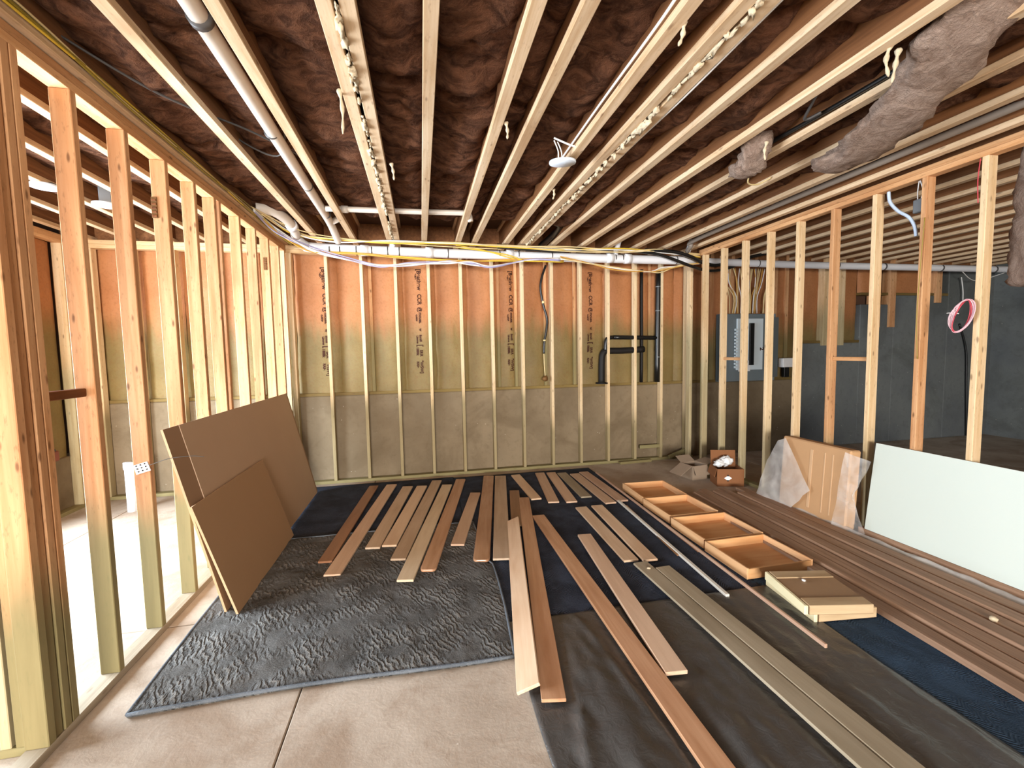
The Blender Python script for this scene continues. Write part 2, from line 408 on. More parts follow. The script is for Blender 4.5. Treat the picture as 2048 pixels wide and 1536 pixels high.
# ------------------------------------------------------------------ shell walls
wb = S(empty('wall_back'))
box('concrete', XL, 5.75, YB+.01, YB+.25, 0, 1.1, M_['wallc'], wb, .01)
box('concrete', 5.75, 6.95, YB+.01, YB+.25, 0, 1.66, M_['wallg'], wb, .01)
box('concrete', 6.95, 7.62, YB+.01, YB+.25, 0, 2.27, M_['wallg'], wb, .01)
box('concrete', 7.62, 8.75, YB+.01, YB+.25, 0, 2.42, M_['wallg'], wb, .01)
box('concrete', 8.75, XR+.2, YB+.01, YB+.25, 0, 3.235, M_['wallg'], wb, .01)
box('sheathing', XL, 8.75, YB+.16, YB+.25, 1.1, 3.235, M_['subfloor'], wb, 0)
box('ledge_plate', XL, 5.75, YB+.012, YB+.15, 1.1, 1.138, M_['ledge'], wb, .003)
box('ledge_plate', 5.75, 6.95, YB+.012, YB+.15, 1.66, 1.70, M_['ledge'], wb, .003)
box('ledge_plate', 6.95, 8.75, YB+.012, YB+.15, 2.42, 2.46, M_['ledge'], wb, .003)
STX = [-1.096+.4075*i for i in range(-6, 13)]
wr = random.Random(2)
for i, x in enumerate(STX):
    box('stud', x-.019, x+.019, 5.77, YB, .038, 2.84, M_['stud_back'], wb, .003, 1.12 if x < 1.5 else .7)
for x in (-1.52, 3.80, 3.86): box('stud', x-.019, x+.019, 5.77, YB, .038, 2.84, M_['stud_pale'], wb, .003, 2.1)
box('bottom_plate', -3.69, 3.9, 5.77, YB, 0, .038, M_['plate_x'], wb, .003, .5)
for z in (2.84, 2.885): box('top_plate', -3.69, 3.9, 5.77, YB, z, z+.044, M_['plate_x'], wb, .003)
# studs of the outer frame wall seen behind, between batts
for x in (-.60, 1.035, 1.275, 1.69, 2.11, 3.06, 3.25): box('stud', x-.019, x+.019, YB+.02, YB+.14, 1.138, 3.0, M_['stud'], wb, .003, 2.0)
for x in (4.25, 4.6, 5.0, 5.35, 5.55): box('stud', x-.03, x+.03, YB+.0, YB+.14, 1.138, 3.2, M_['stud'], wb, .003, 1.9)
for x in (6.25, 6.55): box('stud', x-.05, x+.05, YB-.03, YB+.12, 1.62, 3.2, M_['stud_pale'], wb, .003, 2.3)
for x in (7.25, 7.55, 8.5): box('stud', x-.06, x+.06, YB-.02, YB+.12, 2.3 if x > 8 else 1.9, 3.2, M_['stud'], wb, .003)
def batt_fn(x0, x1, z0, z1, y, seed):
    def fn(u, v):
        x = x0+(x1-x0)*u; z = z0+(z1-z0)*v; e = min(u, 1-u)
        b = .03*(1-(2*u-1)**2)-.012*max(0, 1-e/.05)
        return (x, y-b+.016*nz(x*5+seed, z*2.2, seed)+.007*nz(x*16, z*9, seed), z)
    return fn
def wall_batt(*a): return grid_mesh('insulation_batt', 12, 40, batt_fn(*a), M_['kraft'])
# kraft-faced batts, one per bay of the outer frame
edges = sorted([-3.64, -3.12, -2.71, -2.3, -1.9, -1.5, -1.0, -.60, -.2, .2, .62, 1.035, 1.275, 1.69, 2.11, 2.55, 3.06, 3.25, 3.66, 4.25, 4.6, 5.0, 5.35, 5.75])
for i in range(len(edges)-1):
    link('insulation_batt', wall_batt(edges[i]-.002, edges[i+1]+.002, 1.137, 2.99, YB+.055, i*2.3), wb)
for i, (a, b, z) in enumerate(((5.76, 6.2, 1.7), (6.3, 6.95, 1.7), (6.96, 7.3, 2.46), (7.62, 8.4, 2.46))):
    link('insulation_batt', wall_batt(a, b, z, 3.2, YB+.08, 40+i), wb)
# printing on the facing, reading downwards
def text_mesh(s, size):
    cu = bpy.data.curves.new('txt', 'FONT'); cu.body = s; cu.size = size; cu.extrude = .0006; cu.offset = .0035
    o = bpy.data.objects.new('txt', cu); COL.objects.link(o)
    bpy.context.view_layer.update()
    me = bpy.data.meshes.new_from_object(o.evaluated_get(bpy.context.evaluated_depsgraph_get()))
    bpy.data.objects.remove(o); bpy.data.curves.remove(cu)
    me.materials.clear(); me.materials.append(M_['ink']); return me
LINES = [('[Beathew', .115, 0, 0), ('CCR', .11, .52, 0), ('@', .10, .79, .005), ('mcuss.', .085, .90, .02), ('w', .08, 1.23, .02), ('iinniii', .07, 1.36, .02), ('[', .15, 1.56, -.02), ('SRR', .08, 1.68, .02), ('"WSW]', .085, 1.90, .02)]
LINE2 = [('a-n-a', .06, .10, -.05), ('c.oms', .06, .94, -.05), ('Limme', .06, 1.38, -.05), ('1888k', .07, 1.62, -.06), ('RRSa', .065, 1.92, -.06)]
tm = [(text_mesh(s, z), a, b) for s, z, a, b in LINES+LINE2]
for x, y0 in ((-1.17, 0), (-.02, 0), (1.19, 0), (2.33, 0)):
    bi = [q for q in range(len(edges)-1) if edges[q] < x < edges[q+1]][0]
    e0, e1 = edges[bi]-.002, edges[bi+1]+.002; fn = batt_fn(e0, e1, 1.137, 2.99, YB+.055, bi*2.3)
    for me, a, b in tm:
        m2_ = me.copy()
        for v in m2_.vertices:          # text x runs down the wall, text y to the right; laid on the facing
            px = x+b*.55+v.co.y*.62; pz = 2.70-a*.62-v.co.x*.62
            v.co = Vector((px, fn((px-e0)/(e1-e0), (pz-1.137)/1.853)[1]-.004-v.co.z, pz))
        link('printed_lettering', m2_, wb)

# left outside wall with a patio door opening (out of the photograph), right wall, rear wall with its opening
wl = S(empty('wall_left'))
box('concrete', XL-.2, XL+.11, 4.55, YB+.2, 0, .58, M_['wallc'], wl, .01)
box('sheathing', XL-.2, XL-.03, 4.55, YB+.2, .56, 3.235, M_['subfloor'], wl, 0)
box('sheathing', XL-.2, XL-.03, YF-.2, 1.35, 0, 3.235, M_['subfloor'], wl, 0)
box('header', XL-.2, XL+.05, 1.35, 4.55, 2.3, 3.235, M_['subfloor'], wl, 0)
for y in (5.58, 5.18, 4.78, 4.6): box('stud', -3.75, -3.66, y-.019, y+.019, .038, 2.84, M_['stud_pale'], wl, .003, 1.6)
for y in (5.70, 5.74): box('stud', -3.75, -3.60, y-.019, y+.019, .038, 2.84, M_['stud_pale'], wl, .003, 1.9)
box('bottom_plate', -3.75, -3.66, 4.58, 5.77, 0, .038, M_['plate_y'], wl, .003, .5)
box('top_plate', -3.75, -3.66, -.05, 5.77, 2.84, 2.928, M_['plate_y'], wl)
def side_batt(y0, y1, seed):   # bay of the left outside wall
    def fn(u, v):
        y = y0+(y1-y0)*u; z = .58+(2.84-.58)*v
        return (XL+.085+.02*(1-(2*u-1)**2)+.008*nz(y*5+seed, z*3), y, z)
    return grid_mesh('insulation_batt', 8, 20, fn, M_['kraft'])
for y, y1 in ((4.6, 4.78), (4.78, 5.18), (5.18, 5.58), (5.58, 5.72)): link('insulation_batt', side_batt(y+.018, y1-.018, y), wl)
wR = S(box('wall_right', XR, XR+.25, YF-.2, YB+.3, 0, 3.235, M_['wallg'], bevel=0))
wF = S(empty('wall_rear'))
box('concrete', XL-.2, -3.2, YF-.2, YF, 0, 3.235, M_['wallc'], wF, 0)
box('concrete', 1.2, XR+.2, YF-.2, YF, 0, 3.235, M_['wallg'], wF, 0)
box('header', -3.2, 1.2, YF-.2, YF, 2.15, 3.235, M_['subfloor'], wF, 0)

# ------------------------------------------------------------------ left partition
pl = S(empty('wall_partition_left'))
LS = [2.468, 2.843, 3.23, 3.59, 3.907, 3.99, 4.386, 4.769, 5.145, 5.488]
for i, y in enumerate(LS):
    box('stud', PW0, PW1, y, y+.038, .038, ZTOP, M_['stud'], pl, .003, (.93, .82, .95, .9, .8, .9, .85, .9, .9, .9)[i])
box('stud', PW0, PW1, 5.7, 5.738, .038, ZTOP, M_['stud_pale'], pl, .003, 1.2)
for k, (a, b) in enumerate(((2.035, 2.075), (2.079, 2.117), (2.121, 2.159), (2.163, 2.201))):
    box('stud', PW0-.002*k, PW1-(.006 if k == 1 else 0), a, b, .038, ZTOP, M_['stud'], pl, .003, .72)
box('bottom_plate', PW0, PW1, 1.75, 5.76, 0, .038, M_['sill'], pl, .003)
box('top_plate', PW0, PW1, -.35, 5.76, ZTOP, ZTOP+.038, M_['plate_y'], pl)
box('top_plate', PW0, PW1, -.35, 5.76, ZTOP+.039, ZTOP+.077, M_['plate_y'], pl)
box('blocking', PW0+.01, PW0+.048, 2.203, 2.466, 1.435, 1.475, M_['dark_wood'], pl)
# return wall that meets the near post
pr = S(empty('wall_return'))
box('bottom_plate', -2.6, PW0-.002, 2.06, 2.145, 0, .038, M_['plate_x'], pr, .003, .5)
box('stud', -1.668, -1.63, 2.06, 2.145, .038, ZTOP, M_['stud'], pr, .003, .75)
box('stud', -1.72, -1.682, 2.06, 2.145, .038, ZTOP, M_['stud_pale'], pr, .003, .75)
box('stud', -2.1, -2.062, 2.06, 2.145, .038, ZTOP, M_['stud_pale'], pr, .003, .75)
box('top_plate', -2.6, PW0-.002, 2.06, 2.145, ZTOP, ZTOP+.077, M_['plate_x'], pr)

# ------------------------------------------------------------------ right partition
pq = S(empty('wall_partition_right'))
RS = [5.29, 4.92, 4.55, 4.17, 3.79, 3.41, 3.03, 2.66, 2.30, 1.93, 1.56, 1.19, .8]
for i, y in enumerate(RS):
    box('stud', QW0, QW1, y, y+.038, .038, ZTOP, M_['stud'] if i in (5, 7) else M_['stud_pale'], pq, .003, (1.55, .95, .85, .75, .6, .74, .8, .3, .45, .6, .6, .6, .6)[i])
box('stud', QW0+.02, QW1+.02, 5.335, 5.373, .038, ZTOP, M_['stud'], pq, .003, 1.6)
box('stud', 3.72, 3.758, 5.60, 5.69, .038, ZTOP, M_['stud_pale'], pq, .003, 2.0)
box('bottom_plate', QW0, QW1, .5, 5.4, 0, .038, M_['plate_y'], pq, .003, .5)
box('top_plate', QW0, QW1, -1.0, 5.4, ZTOP, ZTOP+.038, M_['plate_y'], pq)
box('top_plate', QW0, QW1, -1.0, 5.4, ZTOP+.039, ZTOP+.077, M_['plate_y'], pq)
box('blocking', QW0+.03, QW0+.068, 3.07, 3.408, 1.475, 1.51, M_['plate_y'], pq)
box('blocking', QW0+.03, QW0+.068, 4.59, 4.918, 1.46, 1.495, M_['plate_y'], pq)

# ------------------------------------------------------------------ pipes
def ring(name, p, axis, r, w_, mat, parent):
    a = Vector(axis).normalized()*w_/2; p = Vector(p)
    return tube(name, [p-a, p+a], r, mat, parent, 16, 1)
mp = T(tube('drain_pipe', [(-1.30, 5.30, 2.90), (-1.24, 5.42, 2.85), (-1.1, 5.46, 2.835), (0, 5.46, 2.815), (2, 5.46, 2.80), (3.68, 5.46, 2.80)], .055, M_['pvc'], None, 16),
  'fat white drain pipe strapped along the top of the insulated back wall', 'pipe')
for x in (-.98, -.87, -.69, -.52, -.34, -.21, .36, .99, 1.23, 1.66, 2.52, 2.62, 3.4): ring('strap', (x, 5.46, 2.815-.004*x), (1, 0, .0), .0575, .012, M_['strap'], mp)
for x in (-.6, .14, 1.12, 2.45, 2.7): ring('coupling', (x, 5.46, 2.817-.005*x), (1, 0, 0), .064, .09, M_['pvc'], mp)
for x in (-.30, 2.52, 3.55): tube('branch', [(x, 5.46, 2.82), (x+.02, 5.44, 2.92), (x+.03, 5.36, 3.06)], .034, M_['pvc'], mp, 12)
m2 = T(tube('drain_pipe', [(3.84, 5.47, 2.795), (5.5, 5.5, 2.79), (7.4, 5.5, 2.795), (9.6, 5.5, 2.80)], .05, M_['pvc'], None, 16),
  'dim white drain pipe running on past the right stud wall above the breaker panel', 'pipe')
for x in (4.7, 5.35, 6.05, 6.9, 8.0, 9.1): ring('strap', (x, 5.49, 2.793), (1, 0, 0), .053, .014, M_['strap'], m2)
p3 = T(tube('drain_pipe', [(-1.50, 4.72, 3.03), (-1.38, 4.78, 3.03), (-1.30, 4.92, 3.0), (-1.27, 5.1, 2.95), (-1.29, 5.27, 2.915)], .05, M_['pvc_dim'], None, 14),
  'white drain pipe elbow coming out of the left wall at the ceiling', 'pipe')
ring('coupling', (-1.275, 5.06, 2.965), (.05, 1, -.25), .058, .07, M_['pvc'], p3)
p4 = T(tube('vent_pipe', [(-.845, 1.2, 3.02), (-.85, 2.2, 3.015), (-.865, 3.3, 3.01), (-.88, 4.6, 3.005), (-.885, 5.0, 2.995), (-.88, 5.2, 2.95), (-.87, 5.36, 2.89)], .040, M_['pvc_dim'], None, 14),
  'long white vent pipe tucked beside a ceiling joist on the left', 'pipe')
ring('coupling', (-.848, 2.14, 3.015), (0, 1, 0), .05, .035, M_['strap'], p4)
for y in (3.1, 4.0, 4.75): ring('strap', (-.87, y, 3.008), (0, 1, 0), .043, .01, M_['strap'], p4)
ring('branch', (-.80, 4.98, 3.03), (1, .0, .5), .03, .14, M_['pvc_dim'], p4)
p5 = T(tube('vent_pipe', [(-.83, 4.5, 2.985), (-.2, 4.5, 2.99), (.42, 4.5, 3.0), (.51, 4.5, 2.995), (.53, 4.5, 2.92)], .026, M_['pvc_dim'], None, 12),
  'thin ivory pipe crossing the joists near the back of the ceiling', 'pipe')
ring('coupling', (-.66, 4.5, 2.986), (1, 0, 0), .033, .06, M_['pvc_dim'], p5)
p6 = T(tube('floor_pipe_stub', [(-3.05, 5.3, 0), (-3.05, 5.3, .505)], .046, M_['pvc'], None, 18, 1), 'short white pipe stub standing up from the floor behind the left studs', 'pipe')
ring('cap', (-3.05, 5.3, .49), (0, 0, 1), .054, .07, M_['pvc'], p6)
# black pipework in the back wall
bp = T(tube('black_pipe', [(3.35, 5.81, 2.72), (3.345, 5.81, 2.2), (3.34, 5.81, 1.7), (3.335, 5.81, 1.14)], .038, M_['black'], None, 14, 2), 'black vertical pipe with silver bands near the right end of the back wall', 'pipe')
for z in (2.5, 2.16, 1.5): ring('band', (3.345, 5.81, z), (0, 0, 1), .040, .015, M_['steel'], bp)
tube('branch', [(3.34, 5.81, 1.775), (2.9, 5.81, 1.785), (2.66, 5.81, 1.79)], .03, M_['black'], bp, 12, 2)
b2 = T(tube('black_pipe', [(3.13, 5.82, 1.615), (2.8, 5.82, 1.60), (2.58, 5.82, 1.60), (2.51, 5.82, 1.57), (2.49, 5.82, 1.45), (2.485, 5.82, 1.14)], .045, M_['black_wrap'], None, 14, 4), 'foam covered black elbow pipe dropping to the concrete ledge', 'pipe')
ring('collar', (2.49, 5.82, 1.15), (0, 0, 1), .085, .02, M_['black_wrap'], b2)
b4 = T(tube('black_pipe', [(2.64, 5.80, 1.79), (2.56, 5.80, 1.77), (2.54, 5.80, 1.68), (2.54, 5.80, 1.61)], .028, M_['black'], None, 12, 4), 'thin black pipe bend above the foam covered elbow', 'pipe')
b5 = T(tube('black_pipe', [(3.10, 5.83, 2.74), (3.10, 5.83, 2.2), (3.105, 5.83, 1.6), (3.10, 5.83, 1.14)], .022, M_['black_wrap'], None, 10, 2), 'slim black pipe just left of the banded one in the back wall', 'pipe')
bc = T(tube('black_cable', [(1.68, 5.79, 2.76), (1.62, 5.78, 2.6), (1.60, 5.78, 2.45), (1.635, 5.78, 2.24), (1.685, 5.78, 2.05), (1.675, 5.78, 1.9), (1.645, 5.78, 1.74), (1.635, 5.78, 1.58)], .016, M_['black'], None, 8), 'thick wavy black cable hanging in a bay of the back wall', 'cable')
ring('clamp', (1.636, 5.775, 2.27), (0, 0, 1), .022, .03, M_['c_cream'], bc); ring('clamp', (1.645, 5.775, 1.76), (0, 0, 1), .02, .02, M_['c_cream'], bc)
tube('tail', [(1.635, 5.78, 1.58), (1.64, 5.78, 1.4), (1.65, 5.78, 1.27)], .006, M_['c_cream'], bc, 6)
link('end_fitting', blob_mesh('end_fitting', .04, M_['rust'], .5, 3, 2, 2), bc, (1.645, 5.77, 1.24))
T(tube('flex_duct', [(1.57, 5.62, 2.98), (1.6, 5.45, 3.0), (1.63, 5.2, 3.03), (1.62, 4.98, 3.06), (1.53, 4.9, 3.07)], .038, M_['black'], None, 12), 'glossy black hose curling up between two joists', 'hose')

# ------------------------------------------------------------------ cables
def cable(pts, r, mat, label, cat='cable', group=None, name='electrical_cable', sub=7):
    return T(tube(name, pts, r, M_[mat], None, 6, sub), label, cat, group)
def bundle(n, path, spread, mats, label, group, r=.0075, seed=1, sagvar=.02):
    rn = random.Random(seed)
    for q in range(n):
        dx = [rn.uniform(-spread, spread) for _ in path]
        cable([(p[0], p[1]+rn.uniform(-spread, spread)*.6, p[2]+d*1.0+rn.uniform(-sagvar, sagvar)) for p, d in zip(path, dx)], r, mats[q % len(mats)], label, 'cable', group)
bundle(4, [(-1.48, 4.6, 2.96), (-1.42, 5.05, 2.90), (-1.15, 5.34, 2.79), (-.82, 5.38, 2.70), (-.43, 5.38, 2.635), (-.1, 5.38, 2.665), (.35, 5.38, 2.70), (.62, 5.38, 2.675), (.88, 5.38, 2.655), (1.36, 5.38, 2.74), (1.75, 5.38, 2.76)], .016,
  ['c_white', 'c_violet', 'c_white', 'c_violet'], 'pale cable of the swag drooping below the white pipe on the back wall', 'pale cables drooping below the drain pipe', seed=3)
bundle(3, [(-1.48, 4.7, 2.97), (-1.40, 5.1, 2.90), (-1.15, 5.36, 2.785), (-.6, 5.39, 2.755), (0, 5.39, 2.735), (.6, 5.39, 2.725), (1.2, 5.39, 2.735), (1.8, 5.39, 2.755)], .01,
  ['c_orange', 'c_yellow', 'c_orange'], 'yellow cable running just under the white pipe on the back wall', 'yellow cables under the drain pipe', seed=4)
bundle(5, [(-1.46, 4.75, 3.0), (-1.3, 5.2, 2.93), (-.9, 5.34, 2.90), (-.3, 5.34, 2.895), (.4, 5.34, 2.89), (1.1, 5.34, 2.885), (1.8, 5.34, 2.88), (2.5, 5.34, 2.875), (3.1, 5.34, 2.88), (3.7, 5.36, 2.84)], .014,
  ['c_cream', 'c_white', 'c_cream', 'c_yellow', 'c_cream'], 'cream cable lying along the top of the white pipe beneath the joists', 'cream cables along the top of the drain pipe', seed=5)
bundle(4, [(1.75, 5.38, 2.765), (2.1, 5.38, 2.725), (2.5, 5.38, 2.665), (2.95, 5.38, 2.635), (3.15, 5.38, 2.655), (3.4, 5.38, 2.70), (3.75, 5.40, 2.75)], .018,
  ['c_cream', 'c_white', 'c_orange', 'c_cream'], 'tan cable of the second swag below the pipe towards the right corner', 'tan cables of the right hand swag', seed=6)
bundle(2, [(.45, 5.385, 2.88), (.8, 5.385, 2.84), (1.1, 5.385, 2.79), (1.3, 5.39, 2.745)], .008, ['c_yellow'], 'bright yellow cable slanting down across the white pipe', 'bright yellow slanting cables', seed=7)
bundle(3, [(.95, 5.38, 2.90), (1.2, 5.37, 2.875), (1.6, 5.37, 2.86), (1.95, 5.37, 2.875), (2.4, 5.37, 2.885)], .012, ['black'], 'black cable sagging behind the cream cables at the top of the back wall', 'black cables above the drain pipe', .014, seed=8)
cable([(2.75, 5.36, 2.88), (3.05, 5.34, 2.85), (3.3, 5.33, 2.78), (3.55, 5.33, 2.70), (3.8, 5.38, 2.66), (4.05, 5.45, 2.68), (4.3, 5.5, 2.74), (4.6, 5.52, 2.86)], .02, 'black', 'thick black cable drooping round the corner post of the right stud wall')
cable([(2.9, 5.36, 2.90), (3.3, 5.33, 2.88), (3.55, 5.33, 2.82), (3.75, 5.36, 2.755), (4.0, 5.42, 2.74), (4.4, 5.5, 2.84), (4.9, 5.52, 2.95)], .024, 'black', 'thick black cable looping above the drooping one at the corner post')
bundle(5, [(-1.49, -.5, 3.0), (-1.485, 1.2, 2.98), (-1.485, 2.2, 2.985), (-1.485, 2.8, 2.955), (-1.485, 3.6, 2.975), (-1.485, 4.4, 2.965), (-1.47, 5.0, 2.93), (-1.36, 5.34, 2.84)], .013,
  ['c_olive', 'c_olive', 'c_yellow', 'c_olive', 'c_cream'], 'olive yellow cable following the top of the left stud wall', 'olive cables along the left top plate', .006, seed=9)
cable([(-1.49, 4.55, 2.99), (-1.2, 5.1, 2.93), (-.6, 5.33, 2.90), (.3, 5.36, 2.87), (1.0, 5.37, 2.86)], .005, 'c_cream', 'single thin cable crossing diagonally from the left wall to the pipe')
cable([(-1.55, 2.4, 3.06), (-1.3, 2.75, 3.0), (-1.0, 3.1, 3.01), (-.8, 3.5, 3.04)], .006, 'strap', 'grey cable sagging across two joist bays at upper left')
cable([(-.74, 2.9, 3.1), (-.9, 3.4, 3.0), (-1.1, 3.3, 3.02), (-1.2, 3.0, 3.08)], .006, 'strap', 'dark cable looping around the long vent pipe')
cable([(1.02, -.2, 3.0), (1.022, 1.4, 2.985), (1.024, 1.8, 2.975), (1.028, 2.4, 2.985), (1.03, 3.2, 2.98)], .007, 'c_white', 'white cable stapled along the joist above the disc light')
cable([(1.41, 1.0, 2.955), (1.408, 1.7, 2.945), (1.41, 2.2, 2.94), (1.408, 2.7, 2.95), (1.41, 3.4, 2.955)], .007, 'c_white', 'white cable along the right side of the doubled joist')
cable([(2.385, .5, 3.0), (2.38, 1.5, 2.985), (2.375, 2.1, 2.98), (2.37, 2.7, 2.995)], .014, 'black', 'black cable lying along a joist at upper right')
cable([(2.2, 2.05, 3.12), (2.22, 2.2, 2.99), (2.27, 2.3, 2.95), (2.33, 2.25, 2.97)], .009, 'strap', 'grey cable loop hanging between two joists at upper right')
cable([(2.47, 2.95, 2.95), (2.55, 3.1, 2.90), (2.68, 3.15, 2.91), (2.76, 3.1, 2.95)], .006, 'c_cream', 'short cream cable loop hanging under the small insulation clump')
T(tube('steel_conduit', [(3.42, .0, 2.975), (3.42, 2, 2.975), (3.42, 4.9, 2.975), (3.46, 5.2, 2.93), (3.5, 5.36, 2.88)],   .026, M_['conduit'], None, 10), 'grey pipe running between the last joists beside the right stud wall', 'pipe')
# feeders above the breaker panel
rn = random.Random(12)
for q in range(22):
    x0 = 4.36+.82*q/21+rn.uniform(-.02, .02); x1 = 4.75+(x0-4.75)*rn.uniform(.45, .8)
    cable([(x0, 5.79, 2.78), (x0*.7+x1*.3+rn.uniform(-.05, .05), 5.77, 2.56), (x1+rn.uniform(-.02, .02), 5.77, 2.36), (x1, 5.78, 2.12)], .007, ('c_cream', 'c_cream', 'c_orange', 'c_white')[q % 4],
      'cable fanning down into the top of the grey breaker panel', 'cable', 'feeder cables above the breaker panel', sub=4)

# ------------------------------------------------------------------ electrical gear
ep = T(link('breaker_panel', bmesh_box(.92, .10, 1.0, M_['grey_paint'], .006), None, (4.78, 5.80, 1.11)), 'grey breaker panel on the back wall behind the right stud wall', 'breaker panel')
for s in (-1, 1): link('side_flange', bmesh_box(.02, .12, 1.0, M_['grey_paint'], .002), ep, (s*.45, -.01, 0))
link('cover_plate', bmesh_box(.44, .03, .76, M_['lightblue'], .004), ep, (.02, -.065, .17))
link('breaker_column', bmesh_box(.07, .05, .62, M_['black'], .003), ep, (.03, -.085, .24))
for q in range(12): link('breaker', bmesh_box(.055, .03, .03, M_['lightblue'], .002), ep, (-.22, -.085, .2+.05*q))
link('door', bmesh_box(.30, .02, .9, M_['grey_paint'], .003), ep, (.40, -.08, .05), (0, 0, .35))
link('paper_label', bmesh_box(.2, .004, .16, M_['paper'], .001), ep, (-.08, -.085, .15))
mm = text_mesh('2', .09); o = link('printed_number', mm, ep); o.matrix_local = Matrix.Translation((.19, -.082, .50)) @ Matrix(((0, 1, 0), (0, 0, -1), (-1, 0, 0))).to_4x4()
ms = T(link('meter_box', bmesh_box(.24, .10, .14, M_['paper'], .01), None, (5.52, 5.79, 1.30)), 'small white box on the wall right of the breaker panel', 'junction box')
link('bracket', bmesh_box(.09, .06, .16, M_['black'], .005), ms, (-.03, .0, -.15))
jb = T(link('junction_box', bmesh_box(.035, .07, .1, M_['steel'], .006), None, (3.745, 2.735, 2.61)), 'grey junction box with white wires near the top of the right stud wall', 'junction box')
for d in (-.012, .012): tube('wire', [(0, d, .1), (.005, d*1.5, .16), (-.005, d*.3, .235)], .004, M_['c_white'], jb, 6)
cable([(3.75, 2.97, 2.845), (3.75, 2.955, 2.76), (3.75, 2.89, 2.67), (3.75, 2.81, 2.60), (3.75, 2.765, 2.52), (3.75, 2.75, 2.44)], .012, 'c_blue', 'pale blue flexible tube curving out of the right top plate', 'tube', None, 'flexible_tube')
cable([(3.70, 2.66, 2.55), (3.695, 2.67, 2.2), (3.69, 2.675, 1.8), (3.70, 2.665, 1.5)], .0032, 'c_olive', 'thin yellow wire running down a stud of the right wall')
cable([(3.70, 2.34, 2.84), (3.695, 2.345, 2.7), (3.70, 2.34, 2.55)], .003, 'c_red', 'thin red wire near the top of the rightmost stud')
co = empty('wire_coil', (3.69, 2.33, 1.80)); T(co, 'coil of red and white wire hooked on the rightmost stud', 'wire coil')
for q in range(7):
    a = .042+.005*q; b = .105+.004*(q % 3); ph = q*.13
    tube('loop', [(-.015+.008*math.sin(t*2+q), a*math.cos(t+ph)+.05-.25*b*math.sin(t+ph), b*math.sin(t+ph)) for t in [2*PI*i/10 for i in range(11)]], .0026, M_['c_red' if q < 2 else 'c_pink'], co, 6, 3)
tube('tail', [(0, .08, .02), (.02, .14, .03), (.03, .17, .03)], .004, M_['c_white'], co, 6, 3)
cable([(9.0, 5.86, 1.95), (9.15, 5.84, 1.5), (9.2, 5.84, .9), (9.25, 5.82, .01)], .015, 'black', 'black cable hanging on the grey concrete at far right')
cable([(8.9, 5.8, 2.72), (8.95, 5.8, 2.5), (8.96, 5.8, 2.32)], .008, 'c_white', 'short white cable hanging on the grey concrete below the pipe')
cable([(8.5, 5.53, 2.755), (8.9, 5.6, 2.63), (9.4, 5.53, 2.755)], .006, 'c_white', 'thin white cable strung below the pipe at far right')

# disc lights
def disc_light(loc, tilt, label, r=.092):
    n = 28; v = [(0, 0, -.014)]+[(r*.97*math.cos(2*PI*i/n), r*.97*math.sin(2*PI*i/n), -.012) for i in range(n)]+[(r*math.cos(2*PI*i/n), r*math.sin(2*PI*i/n), -.006) for i in range(n)]+[(r*.98*math.cos(2*PI*i/n), r*.98*math.sin(2*PI*i/n), .006) for i in range(n)]+[(0, 0, .008)]
    f = [(0, 1+(i+1) % n, 1+i) for i in range(n)]
    for b in (1, 1+n): f += [(b+i, b+(i+1) % n, b+n+(i+1) % n, b+n+i) for i in range(n)]
    f += [(1+2*n+i, 1+2*n+(i+1) % n, 1+3*n) for i in range(n)]
    o = T(link('disc_light', mk('disc_light', v, f, M_['led'], True), None, loc, tilt), label, 'ceiling light')
    link('driver_box', bmesh_box(.06, .05, .02, M_['strap'], .004), o, (.03, .01, .006)); return o
dl = disc_light((.99, 2.97, 2.898), (.12, -.04, 0), 'white disc light hanging loose under a joist in the middle of the ceiling')
for a in ((-.03, .0), (.0, .02)):
    tube('lead', [(a[0], a[1], .008), (a[0]-.02, a[1]-.06, .05), (a[0]-.06, a[1]-.1, .10)], .004, M_['c_white'], dl, 6)
tube('lead', [(-.09, -.1, .115), (.0, -.13, .07), (.07, -.11, .06)], .006, M_['c_white'], dl, 6)
disc_light((-2.73, 4.05, 2.921), (0, 0, 0), 'white disc light on the ceiling of the room behind the left studs')
d3 = disc_light((-2.56, 4.42, 2.912), (0, 0, .5), 'second white disc light beside the first behind the left studs')
link('mount_box', bmesh_box(.08, .08, .15, M_['steel'], .004), d3, (0, 0, .006))

# plates on the studs
def nail_plate(loc, sy, sz, mat, label, holes=True):
    o = T(link('nail_plate', bmesh_box(sy, .004, sz, mat, .001), None, loc), label, 'nail plate')
    return o
o = T(link('nail_plate', bmesh_box(.032, .005, .13, M_['rust'], .001), None, (-1.606, 3.226, 2.49)), 'brown toothed nail plate high on the third stud of the left wall', 'nail plate')
for q in range(5): link('tooth_row', bmesh_box(.026, .004, .012, M_['dark_wood'], .001), o, (0, -.004, .008+.024*q))
o = T(link('nail_plate', bmesh_box(.032, .005, .13, M_['rust'], .001), None, (-1.575, 5.141, 2.52)), 'brown nail plate near the top of a far stud in the left wall', 'nail plate')
for q in range(5): link('tooth_row', bmesh_box(.026, .004, .012, M_['dark_wood'], .001), o, (0, -.004, .008+.024*q))
sp_ = T(link('perforated_plate', bmesh_box(.075, .005, .055, M_['paper'], .001), None, (-1.565, 2.838, .965), (0, -.28, 0)), 'small white perforated plate wired to the second left stud', 'plate')
for i in range(3):
    for j in range(3): link('hole', bmesh_box(.007, .003, .007, M_['black'], 0), sp_, (-.022+.022*i, -.003, .01+.017*j))
tube('wire', [(.03, 0, .03), (.12, .05, .03), (.2, .12, .0), (.24, .16, -.03)], .002, M_['steel'], sp_, 5)

